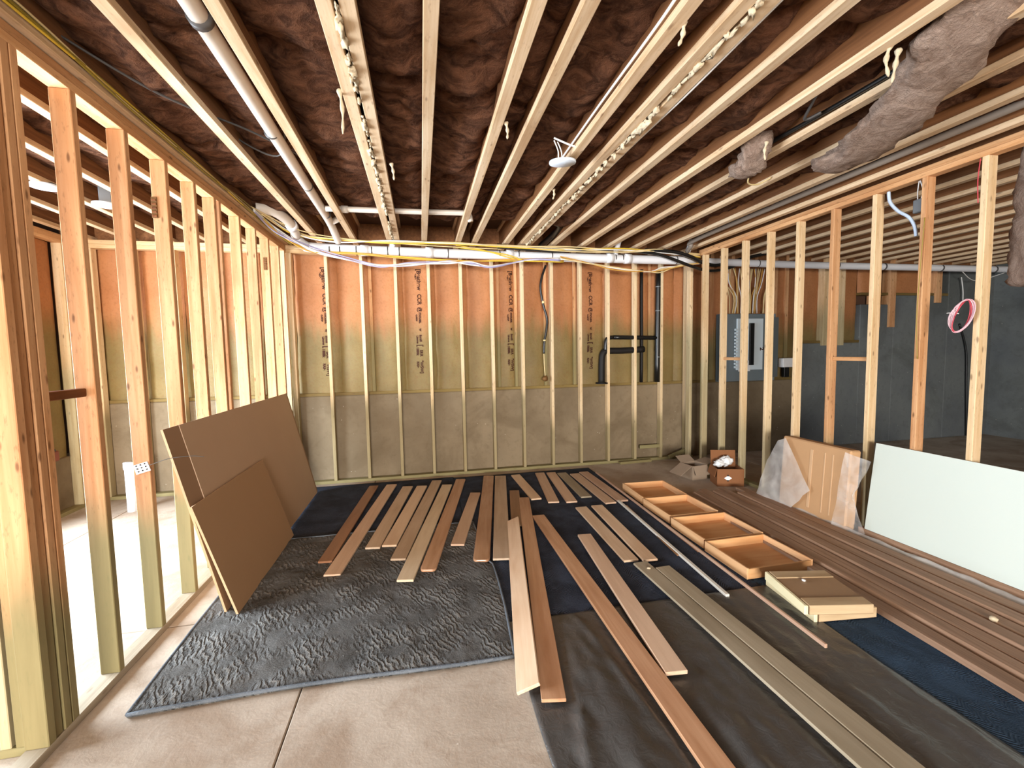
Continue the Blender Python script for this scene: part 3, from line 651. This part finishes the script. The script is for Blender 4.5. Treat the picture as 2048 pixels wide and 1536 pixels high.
# ------------------------------------------------------------------ loose insulation
def batt(name, path, wd, th, mat, seed, nu=40, nv=10):
    P = catmull(path, 8); L = len(P)-1; rings = nv*2; v = []; f = []
    for i, p in enumerate(P):
        d = (P[min(i+1, L)]-P[max(i-1, 0)]).normalized(); s = d.cross(Vector((0, 0, 1)))
        if s.length < .2: s = Vector((.3, 1, 0))
        s.normalize(); u = s.cross(d); t = i/L; e = min(1, min(t, 1-t)/.08)**.5
        for k in range(rings):
            a = 2*PI*k/rings; ca, sa = math.cos(a), math.sin(a)
            q = .72+.28*nz(ca*2+seed, sa*2, t*7)+.16*nz(ca*5+seed, sa*5, t*22)
            x = math.copysign(abs(ca)**.6, ca)*wd/2*q*(.35+.65*e); y = math.copysign(abs(sa)**.8, sa)*th/2*q*(.3+.7*e)
            v.append(p+s*x+u*y)
    for i in range(L):
        for k in range(rings): f.append((i*rings+k, i*rings+(k+1) % rings, (i+1)*rings+(k+1) % rings, (i+1)*rings+k))
    f += [tuple(range(rings))[::-1], tuple(range(L*rings, (L+1)*rings))]
    return link(name, mk(name, v, f, mat, True))
T(batt('loose_insulation', [(2.24, 1.30, 3.06), (2.34, 1.55, 2.95), (2.48, 1.82, 2.88), (2.60, 2.08, 2.84), (2.70, 2.34, 2.82), (2.75, 2.62, 2.82)], .42, .12, M_['fiber_loose'], 3), 'large grey brown insulation batt sagging out of the joists at upper right', 'insulation')
T(batt('loose_insulation', [(2.22, 2.60, 3.02), (2.26, 2.68, 2.93), (2.30, 2.80, 2.88), (2.33, 2.93, 2.90)], .24, .15, M_['fiber_loose'], 9), 'small clump of insulation hanging between joists right of centre', 'insulation')
T(batt('loose_insulation', [(3.93, 2.16, 3.0), (3.94, 2.19, 2.7), (3.94, 2.20, 2.4), (3.93, 2.2, 2.15), (3.92, 2.2, 1.98)], .26, .12, M_['fiber_loose'], 15), 'insulation batt dangling from the ceiling at the right edge behind the studs', 'insulation')

# ------------------------------------------------------------------ blankets and sheeting on the floor
def zig(x, k): s = (x*k) % 1; return abs(s-.5)*2
def blanket(name, x0, x1, y0, y1, z, mat, label, seed, k=.07, ripple=.0022, wav=.006, bind=None, nx=110, ny=110, skew=None):
    def fn(u, v):
        x = x0+(x1-x0)*u; y = y0+(y1-y0)*v
        if skew: x, y = skew(u, v, x, y)
        e = min(u, 1-u, v, 1-v)
        h = wav*(.5+nz(x*3+seed, y*3, seed))+wav*.5*nz(x*9, y*7+seed)
        h += ripple*(nz(x*26+seed, y*20)+.7*nz(x*48, y*40+seed))
        return (x, y, z+max(h, -.002)*min(1, e/.02+.25))
    o = T(link(name, grid_mesh(name, nx, ny, fn, mat, True, z-.0005)), label, 'blanket')
    if bind:
        def edge(pts): return [Vector(fn(*p))+Vector((0, 0, -.001)) for p in pts]
        N = 24
        for nm, pts in (('hem', [(i/N, 0) for i in range(N+1)]), ('hem', [(1, i/N) for i in range(N+1)]), ('hem', [(i/N, 1) for i in range(N+1)]), ('hem', [(0, i/N) for i in range(N+1)])):
            tube(nm, edge(pts), .0085, bind, o, 8, 1)
    return o
def sk1(u, v, x, y):
    return x+.05*math.sin(v*3.2)*u*(1 if v < .55 else .4)-.03*(1-u)*math.sin(v*2.5), y+.018*math.sin(u*5)*(1-v)
blanket('moving_blanket', .36, 2.2, 2.40, 5.62, .006, M_['b_navy'], 'navy zigzag quilted moving blanket under the boards in the middle of the floor', 4, wav=.004, ny=150)
blanket('moving_blanket', -1.34, .36, 4.02, 5.66, .006, M_['b_navy'], 'dark navy moving blanket along the foot of the back wall at left', 8, wav=.004)
blanket('moving_blanket', -1.345, .43, 2.18, 4.05, .017, M_['b_grey'], 'charcoal quilted moving blanket with slate hem in the left foreground', 1, wav=.011, ripple=.003, bind=M_['bind'], nx=150, ny=150, skew=sk1)
blanket('moving_blanket', .20, .47, 2.165, 2.42, .007, M_['b_blue'], 'blue corner of a blanket peeking out beside the charcoal blanket', 6, nx=30, ny=30)
blanket('moving_blanket', 2.12, 2.72, .2, 4.5, .004, M_['b_blue'], 'teal blue moving blanket under the drawers and the brown lumber', 12, wav=.004, nx=40, ny=150)
# ------------------------------------------------------------------ boards on the floor
def plank(name, far, near, wd, th, z, mat, label, rounded=False, roll=0, cat='board', bevel=.0025):
    far = Vector(far); near = Vector(near); d = far-near; L = d.length; ang = math.atan2(-d.x, d.y)
    if rounded:
        prof = [(-wd/2, 0), (wd/2, 0), (wd/2, th*.55), (wd/2-.004, th*.85), (wd/2-.012, th), (-wd/2+.012, th), (-wd/2+.004, th*.85), (-wd/2, th*.55)]
        v = []; rows = 14; f = []; m = len(prof)
        for i in range(rows+1):
            if i < 9: t = i/8*PI/2; y = -L/2+.05*(1-math.cos(t)); s = .55+.45*math.sin(t)
            else: y = -L/2+.05+(L-.05)*(i-8)/(rows-8); s = 1
            v += [(px*s, y, pz*(1 if i > 2 else .6+.2*i)) for px, pz in prof]
        for i in range(rows):
            for k in range(m): f.append((i*m+k, i*m+(k+1) % m, (i+1)*m+(k+1) % m, (i+1)*m+k))
        f += [tuple(range(m))[::-1], tuple(range(rows*m, (rows+1)*m))]
        f = [tuple(reversed(q)) for q in f]
        me = mk(name, v, f, mat)
        bm = bmesh.new(); bm.from_mesh(me); bmesh.ops.recalc_face_normals(bm, faces=bm.faces); bm.to_mesh(me); bm.free()
    else: me = bmesh_box(wd, L, th, mat, bevel)
    c = (far+near)/2
    return T(link(name, me, None, (c.x, c.y, z), (0, roll, ang)), label, cat)
TH = .017
B = [
 ('red', (-.604, 5.427), (-.771, 3.493), .105, 0, 'reddish brown board, leftmost of the boards fanned out on the blankets'),
 ('tan', (-.397, 5.426), (-.678, 3.263), .120, 0, 'light tan board lying right beside the leftmost reddish board'),
 ('taupe', (-.204, 5.297), (-.439, 3.656), .120, 0, 'shorter greyish tan board, third from the left in the fan'),
 ('peach', (-.038, 5.272), (-.308, 3.668), .120, 0, 'shorter bright peach board, fourth from the left in the fan'),
 ('taupe', (.143, 5.452), (-.224, 3.40), .118, 0, 'beige board between the bright peach board and the longest pale one'),
 ('pale', (.257, 5.242), (-.16, 3.06), .118, 0, 'pale board left of the round ended one, reaching furthest over the charcoal blanket'),
 ('copper', (.436, 5.431), (-.004, 3.17), .120, 1, 'copper brown board with a rounded end beside the longest pale board'),
 ('tan', (.55, 4.849), (.244, 3.549), .113, 0, 'short peach tan board lying between the two round ended boards'),
 ('copper', (.797, 5.481), (.398, 3.225), .130, 1, 'satin copper board with a rounded end left of the wide taupe board'),
 ('taupe', (.943, 5.441), (.554, 3.213), .136, 0, 'wide flat taupe board between the satin copper one and the tilted one'),
 ('brown', (.991, 4.816), (.808, 3.823), .108, 0, 'short brown board half hidden beyond the end of the tilted board'),
 ('copper', (1.036, 4.528), (.536, 1.805), .112, 0, 'long copper brown board that props up the tilted board'),
 ('peach', (1.145, 5.469), (1.169, 4.501), .115, 0, 'short tan board set at an angle, leftmost of the short ones by the back wall'),
 ('tan', (1.471, 5.478), (1.319, 4.36), .118, 0, 'short tan board, second from left among the short ones by the back wall'),
 ('tan', (1.615, 5.451), (1.506, 4.318), .118, 0, 'short tan board, third from left among the short ones by the back wall'),
 ('olive', (1.746, 5.401), (1.711, 4.429), .12, 0, 'short greyer olive board among the short tan ones by the back wall'),
 ('tan', (1.891, 5.318), (1.887, 4.185), .12, 0, 'short tan board just right of the greyer olive one by the back wall'),
 ('pinkish', (2.034, 5.37), (2.035, 4.214), .118, 0, 'short pinkish board, rightmost of the short ones by the back wall'),
 ('peach', (1.532, 4.121), (1.495, 2.956), .116, 0, 'left one of the pair of short peach boards in the middle of the navy blanket'),
 ('peach', (1.705, 4.128), (1.637, 2.929), .116, 0, 'right one of the pair of short peach boards in the middle of the navy blanket'),
 ('copper', (1.05, 3.984), (1.04, .75), .116, 0, 'very long copper board running out of the picture at the bottom'),
 ('tan', (1.315, 3.462), (1.165, 1.832), .114, 0, 'tan board ending on the black sheet right of the very long copper board'),
 ('olive', (1.535, 2.90), (1.64, .35), .108, 0, 'left one of the two long olive grey boards on the black sheet'),
 ('olive', (1.658, 2.80), (1.76, .35), .112, 0, 'right one of the two long olive grey boards on the black sheet'),
]
for mat, far, near, wd, rd, lab in B:
    z = .014 if min(far[1], near[1]) > 3.9 else .0225
    if min(near[1], 9) < 2.3: z = .030
    plank('wooden_board', far, near, wd, TH if lab.find('very long') < 0 else .02, z, BM[mat], lab, bool(rd))
plank('wooden_board', (.792, 3.925), (.44, 1.88), .115, TH, .044, BM['peach'], 'long peach board tilted on its edge over the copper board in the foreground', False, -.40)
def sheet_fn(u, v):
    y = 2.46-3.2*v; x = .45+1.78*u+(.006*math.sin(v*20) if u in (0, 1) else 0)
    e = min(1, min(u, 1-u)/.04, v/.03)
    f1 = .042*max(0, nz(x*3.2+2, y*1.1, 5))+.016*abs(nz(x*7+9, y*2.2, 1))+.006*nz(x*18, y*9, 2)
    rid = .035*math.exp(-((x-.60-.05*math.sin(y*4))/.028)**2)*(.4+.6*abs(math.sin(y*2.3)))
    rid += .03*math.exp(-((x-.90+.12*(y-2))/.03)**2)*(.4+.6*abs(math.sin(y*3)))
    k = 1.
    for _, fa, ne, wd, _, _ in B:
        if ne[1] > 2.5: continue
        a = Vector(fa); d = Vector(ne)-a; t = max(0, min(1, (Vector((x, y))-a).dot(d)/d.length_squared))
        q = ((Vector((x, y))-a-d*t).length-wd/2-.012)/.07; k = min(k, max(0, min(1, q)))
    for fx, nx, hw in ((2.05, 2.02, .03), (.75, .45, .09)):
        q = (abs(x-(nx+(fx-nx)*(y-1.9)/2))-hw)/.06; k = min(k, max(0, min(1, q)))
    return (x, y, .014+(f1*1.3+rid)*e*k)
T(link('plastic_sheet', grid_mesh('plastic_sheet', 110, 190, sheet_fn, M_['sheet'], True, .010)), 'crumpled black plastic sheet covering the floor in the right foreground', 'sheet')

plank('wooden_strip', (1.989, 4.226), (1.875, 2.386), .026, .02, .016, BM['white'], 'narrow white painted strip lying left of the drawers', cat='trim strip')
plank('wooden_strip', (2.003, 4.077), (1.899, 2.975), .024, .014, .014, BM['brown'], 'short narrow brown strip just left of the white painted strip', cat='trim strip')
plank('wooden_strip', (2.16, 5.25), (2.026, 1.825), .016, .022, .034, BM['pinkish'], 'very long thin pinkish strip beside the row of drawers', cat='trim strip')
plank('wooden_strip', (2.21, 5.25), (2.09, 3.0), .02, .012, .012, BM['red'], 'dark brown thin strip next to the long pinkish strip', cat='trim strip')
# brown lumber
ln = [2.575, 2.70, 2.815, 2.93, 3.07, 3.19, 3.325]; lf = [2.745+.106*i for i in range(7)]
names = ['brown plank with a light front edge, nearest the blue blanket', 'second brown plank counted from the blue blanket', 'third brown plank counted from the blue blanket', 'fourth brown plank counted from the blue blanket', 'third brown plank counted from the white panel', 'second brown plank counted from the white panel', 'brown plank lying nearest the leaning white panel']
for i in range(7):
    y1 = 4.15+(.08, .05, .12, .02, .1, -.1, .06)[i]
    f_ = lf[i]+.05; n_ = ln[i]+.055
    xn = n_+(n_-f_)*(1.4-.3)/(4.2-1.4)
    plank('lumber_plank', (f_, y1), (xn, .3), .093, .045 if i else .036, .011+(0, .004, 0, .014, .002, .012, .004)[i], M_['lumber'], names[i], cat='lumber')
# scraps by the corner
plank('lumber_scrap', (2.7, 5.70), (3.2, 5.735), .06, .035, 0, M_['plate_y'], 'short green tinged offcut lying at the foot of the back wall', cat='lumber')
o = T(link('lumber_scrap', bmesh_box(.36, .03, .05, M_['plate_x'], .003), None, (3.24, 5.80, .18)), 'short block nailed level between two back wall studs near the right corner', 'lumber'); o.color = (1, .6, 0, 1)
o = T(link('lumber_scrap', bmesh_box(.34, .03, .05, M_['plate_x'], .003), None, (3.66, 5.74, .07), (0, -.32, 0)), 'offcut leaning at a slant in the right corner of the back wall', 'lumber'); o.color = (1, .6, 0, 1)

# ------------------------------------------------------------------ drawers
def drawer(c, sx, sy, h, z, rot, label):
    r = T(empty('drawer_box', (c[0], c[1], z), (0, 0, rot)), label, 'drawer', 'open drawer boxes in a row'); t = .014
    link('bottom', bmesh_box(sx-2*t, sy-2*t, .008, M_['tray'], .001), r, (0, 0, .006))
    for s in (-1, 1):
        link('side', bmesh_box(t, sy, h, M_['tray_y'], .002), r, (s*(sx/2-t/2), 0, 0))
        link('end', bmesh_box(sx-2*t, t, h-(.006 if s < 0 else 0), M_['tray'], .002), r, (0, s*(sy/2-t/2), 0))
    return r
drawer((2.452, 4.335), .50, .50, .080, .011, -.04, 'open birch drawer box furthest back, nearest the cardboard boxes')
drawer((2.434, 3.815), .505, .49, .080, .011, .0, 'second open birch drawer box from the back of the row')
drawer((2.44, 3.283), .55, .475, .080, .011, .0, 'third open birch drawer box, one before the frontmost')
drawer((2.424, 2.785), .545, .46, .080, .011, .01, 'open birch drawer box at the front, beside the two upturned drawers')
def upturned(c, sx, sy, h, z, rot, label):
    r = T(empty('upturned_drawer', (c[0], c[1], z), (0, 0, rot)), label, 'drawer')
    link('body', bmesh_box(sx-.03, sy-.002, h-.004, M_['drawer_in'], .002), r, (.01, 0, 0))
    link('front', bmesh_box(.022, sy, h, M_['drawer_front'], .004), r, (-sx/2+.008, 0, 0))
    for s in (-1, 1): link('rail', bmesh_box(sx-.03, .085, h, M_['drawer'], .003), r, (.01, s*(sy/2-.0425), .001))
    return r
upturned((2.405, 2.235), .40, .42, .06, .012, -.10, 'lower of the two upturned drawers stacked on the blue blanket')
upt = upturned((2.345, 2.195), .40, .40, .055, .073, -.2, 'upper of the two upturned drawers, with a white scrap on it')
T(link('plaster_scrap', blob_mesh('plaster_scrap', .012, M_['paper'], .5, 2, 4, 2, (1, 1, .5)), None, (2.33, 2.27, .133)), 'tiny white plaster scrap on the upper upturned drawer', 'scrap')
T(link('plaster_scrap', blob_mesh('plaster_scrap', .02, M_['fluff'], .5, 2, 8, 2, (1, 1, .8)), None, (3.10, 1.78, .065)), 'small pale scrap of insulation lying on the brown lumber', 'scrap')
T(link('plaster_scrap', blob_mesh('plaster_scrap', .012, M_['fluff'], .5, 2, 11, 2, (1.2, 1, .6)), None, (1.545, 2.79, .053)), 'tiny pale scrap on the end of the left olive board', 'scrap')

# ------------------------------------------------------------------ leaning panels
def lean(name, y0, y1, bx, bz, tx, tz, th, mat, edge, label):
    n = Vector((tz-bz, 0, -(tx-bx))).normalized()*th        # towards the room on either side
    if bx < 0: off = n
    else: off = -n
    A = [Vector((bx, y0, bz)), Vector((bx, y1, bz)), Vector((tx, y1, tz)), Vector((tx, y0, tz))]
    v = A+[p+off for p in A]
    f = [(0, 1, 2, 3), (7, 6, 5, 4), (0, 4, 5, 1), (1, 5, 6, 2), (2, 6, 7, 3), (3, 7, 4, 0)]
    me = mk(name, v, f, mat); me.materials.append(edge)
    for i in range(2, 6): me.polygons[i].material_index = 1
    bm = bmesh.new(); bm.from_mesh(me); bmesh.ops.recalc_face_normals(bm, faces=bm.faces); bm.to_mesh(me); bm.free()
    return T(link(name, me), label, 'panel')
lean('leaning_panel', 2.96, 5.44, -1.255, .018, -1.531, 1.185, .013, M_['mdf3'], M_['mdf_edge'], 'darker brown sheet leaning on the left studs, showing only at its edges')
lean('leaning_panel', 3.13, 5.385, -1.2405, .018, -1.5165, 1.187, .005, M_['mdf'], M_['mdf'], 'large light brown fibreboard sheet leaning flat on the darker sheet')
lean('leaning_panel', 2.915, 4.13, -1.172, .018, -1.387, .715, .013, M_['mdf2'], M_['mdf_edge'], 'smaller square fibreboard sheet propped in front of the large light brown one')
box_ = plank('lumber_plank', (3.625, 2.98), (3.625, .3), .07, .078, 0, M_['lumber'], 'plank on edge under the leaning white panel', cat='lumber')
lean('leaning_panel', .45, 2.925, 3.605, .08, 3.69, .80, .016, M_['white_panel'], M_['paper'], 'white melamine panel leaning on the right stud wall')

# ------------------------------------------------------------------ wrapped carton, boxes, film
ca = T(link('wrapped_carton', bmesh_box(.11, .72, .70, M_['card'], .012), None, (3.575, 3.40, .015), (0, .06, 0)), 'flat cardboard carton in clear film standing by the right stud wall', 'carton')
def film(pts, seed, amp=.02, nm='film_wrap', fm_=None):
    P = [Vector(p) for p in pts]; c = sum(P, Vector())/len(P); v = [c]; f = []; R_ = 7; m = len(P)*4
    for r in range(1, R_+1):
        for k in range(m):
            a = P[k//4]; b = P[(k//4+1) % len(P)]; p = a.lerp(b, (k % 4)/4); q = c.lerp(p, r/R_)
            v.append(q+Vector((-abs(nz(q.y*7+seed, q.z*7, seed))*amp*1.5, nz(q.z*9, seed)*amp*.3, 0)))
    for k in range(m): f.append((0, 1+k, 1+(k+1) % m))
    for r in range(R_-1):
        for k in range(m): f.append((1+r*m+k, 1+(r+1)*m+k, 1+(r+1)*m+(k+1) % m, 1+r*m+(k+1) % m))
    o = link(nm, mk(nm, v, f, fm_, True)); return o
for q, pts in enumerate(([(3.50, 3.66, .715), (3.51, 3.76, .67), (3.52, 3.92, .43), (3.46, 4.0, .02), (3.46, 3.56, .03), (3.485, 3.36, .28)],
                         [(3.52, 3.06, .705), (3.58, 2.88, .66), (3.59, 2.92, .56), (3.56, 2.98, .42), (3.54, 2.97, .24), (3.51, 2.85, .07), (3.47, 2.97, .02), (3.47, 3.12, .04), (3.49, 3.09, .3)])):
    o = film(pts, q*5.1, .02, 'film_wrap', M_['film'] if q == 0 else M_['film_thin']); o.parent = ca; o.matrix_parent_inverse = ca.matrix_basis.inverted()
for y in (.02, -.12, -.2):
    link('tape_strip', bmesh_box(.004, .012 if y < 0 else .03, .55, M_['tape'], .001), ca, (-.0555, y, .08))
def strip_fn(u, v):
    y = 3.72-3.4*v; x = 3.49+.045*v*0+.05*math.sin(v*9)*.15+.075*u
    z = .012+.062*math.sin(PI*u)**.7*(.75+.35*nz(y*4, 3))+.012*nz(u*4, y*9)
    return (x+.012*nz(y*5, 7), y, max(z, .004))
T(link('plastic_film', grid_mesh('plastic_film', 8, 120, strip_fn, M_['film'], True)), 'long crumpled strip of clear film between the lumber and the white panel', 'film')
def carton(name, c, sx, sy, h, rot, mat, flaps, label):
    r = T(empty(name, (c[0], c[1], 0), (0, 0, rot)), label, 'cardboard box'); t = .006
    link('bottom', bmesh_box(sx, sy, t, mat, .001), r, (0, 0, 0))
    for s in (-1, 1):
        link('side', bmesh_box(t, sy, h, mat, .001), r, (s*(sx/2-t/2), 0, t))
        link('side', bmesh_box(sx-2*t, t, h, mat, .001), r, (0, s*(sy/2-t/2), t))
    for (ax, s, ang, ln_) in flaps:
        if ax == 'x':
            o = link('flap', bmesh_box(ln_, sy*.96, t*.8, mat, .001), r)
            o.matrix_local = Matrix.Translation((s*sx/2, 0, h+t)) @ Matrix.Rotation(-s*ang, 4, 'Y') @ Matrix.Translation((s*ln_/2, 0, 0))
        else:
            o = link('flap', bmesh_box(sx*.96, ln_, t*.8, mat, .001), r)
            o.matrix_local = Matrix.Translation((0, s*sy/2, h+t)) @ Matrix.Rotation(s*ang, 4, 'X') @ Matrix.Translation((0, s*ln_/2, 0))
    return r
cb = carton('cardboard_box', (3.515, 4.53), .30, .24, .20, -.30, M_['card_dark'], [('y', 1, 1.45, .17), ('x', -1, -1.3, .1)], 'brown cardboard box with a white seal on its front by the right stud wall')
hexm = mk('seal', [(.035*math.cos(a)*(1.25 if i in (0, 3) else .8), -.001, .026*math.sin(a)) for i, a in enumerate([PI/3*i for i in range(6)])], [(0, 1, 2, 3, 4, 5)], M_['paper'])
link('seal', hexm, cb, (-.03, -.123, .10))
bd = mk('seal_backing', [(0, 0, .045), (.03, 0, 0), (0, 0, -.045), (-.03, 0, 0)], [(0, 3, 2, 1)], M_['black']); link('seal_backing', bd, cb, (-.03, -.1215, .10))
carton('cardboard_box', (3.30, 4.86), .22, .22, .17, .12, M_['card_grey'], [('x', -1, -.55, .2), ('y', -1, -1.1, .12), ('x', 1, .2, .16), ('y', 1, .5, .12)], 'grey brown open carton with flaps spread beside the box with the seal')
pw = empty('crumpled_paper', (3.50, 4.56, .215)); T(pw, 'crumpled white paper bag heaped on top of the box with the seal', 'paper')
link('crumple', blob_mesh('crumple', .075, M_['paper'], .55, 2.2, 3, 3, (1, .8, .75)), pw, (.03, 0, .05))
link('crumple', blob_mesh('crumple', .055, M_['paper'], .6, 2.4, 9, 3, (1, .8, .7)), pw, (-.07, -.01, .03))
T(link('red_case', bmesh_box(.08, .08, .11, plain('red_plastic', '#7d4233', .5), .012), None, (-3.71, 5.28, .58)), 'red brown case on the concrete ledge behind the near left post', 'case')
link('handle', tube_mesh('handle', [(-.03, 0, .105), (-.02, 0, .13), (.02, 0, .13), (.03, 0, .105)], .006, M_['black'], 6, 4), bpy.data.objects['red_case'])
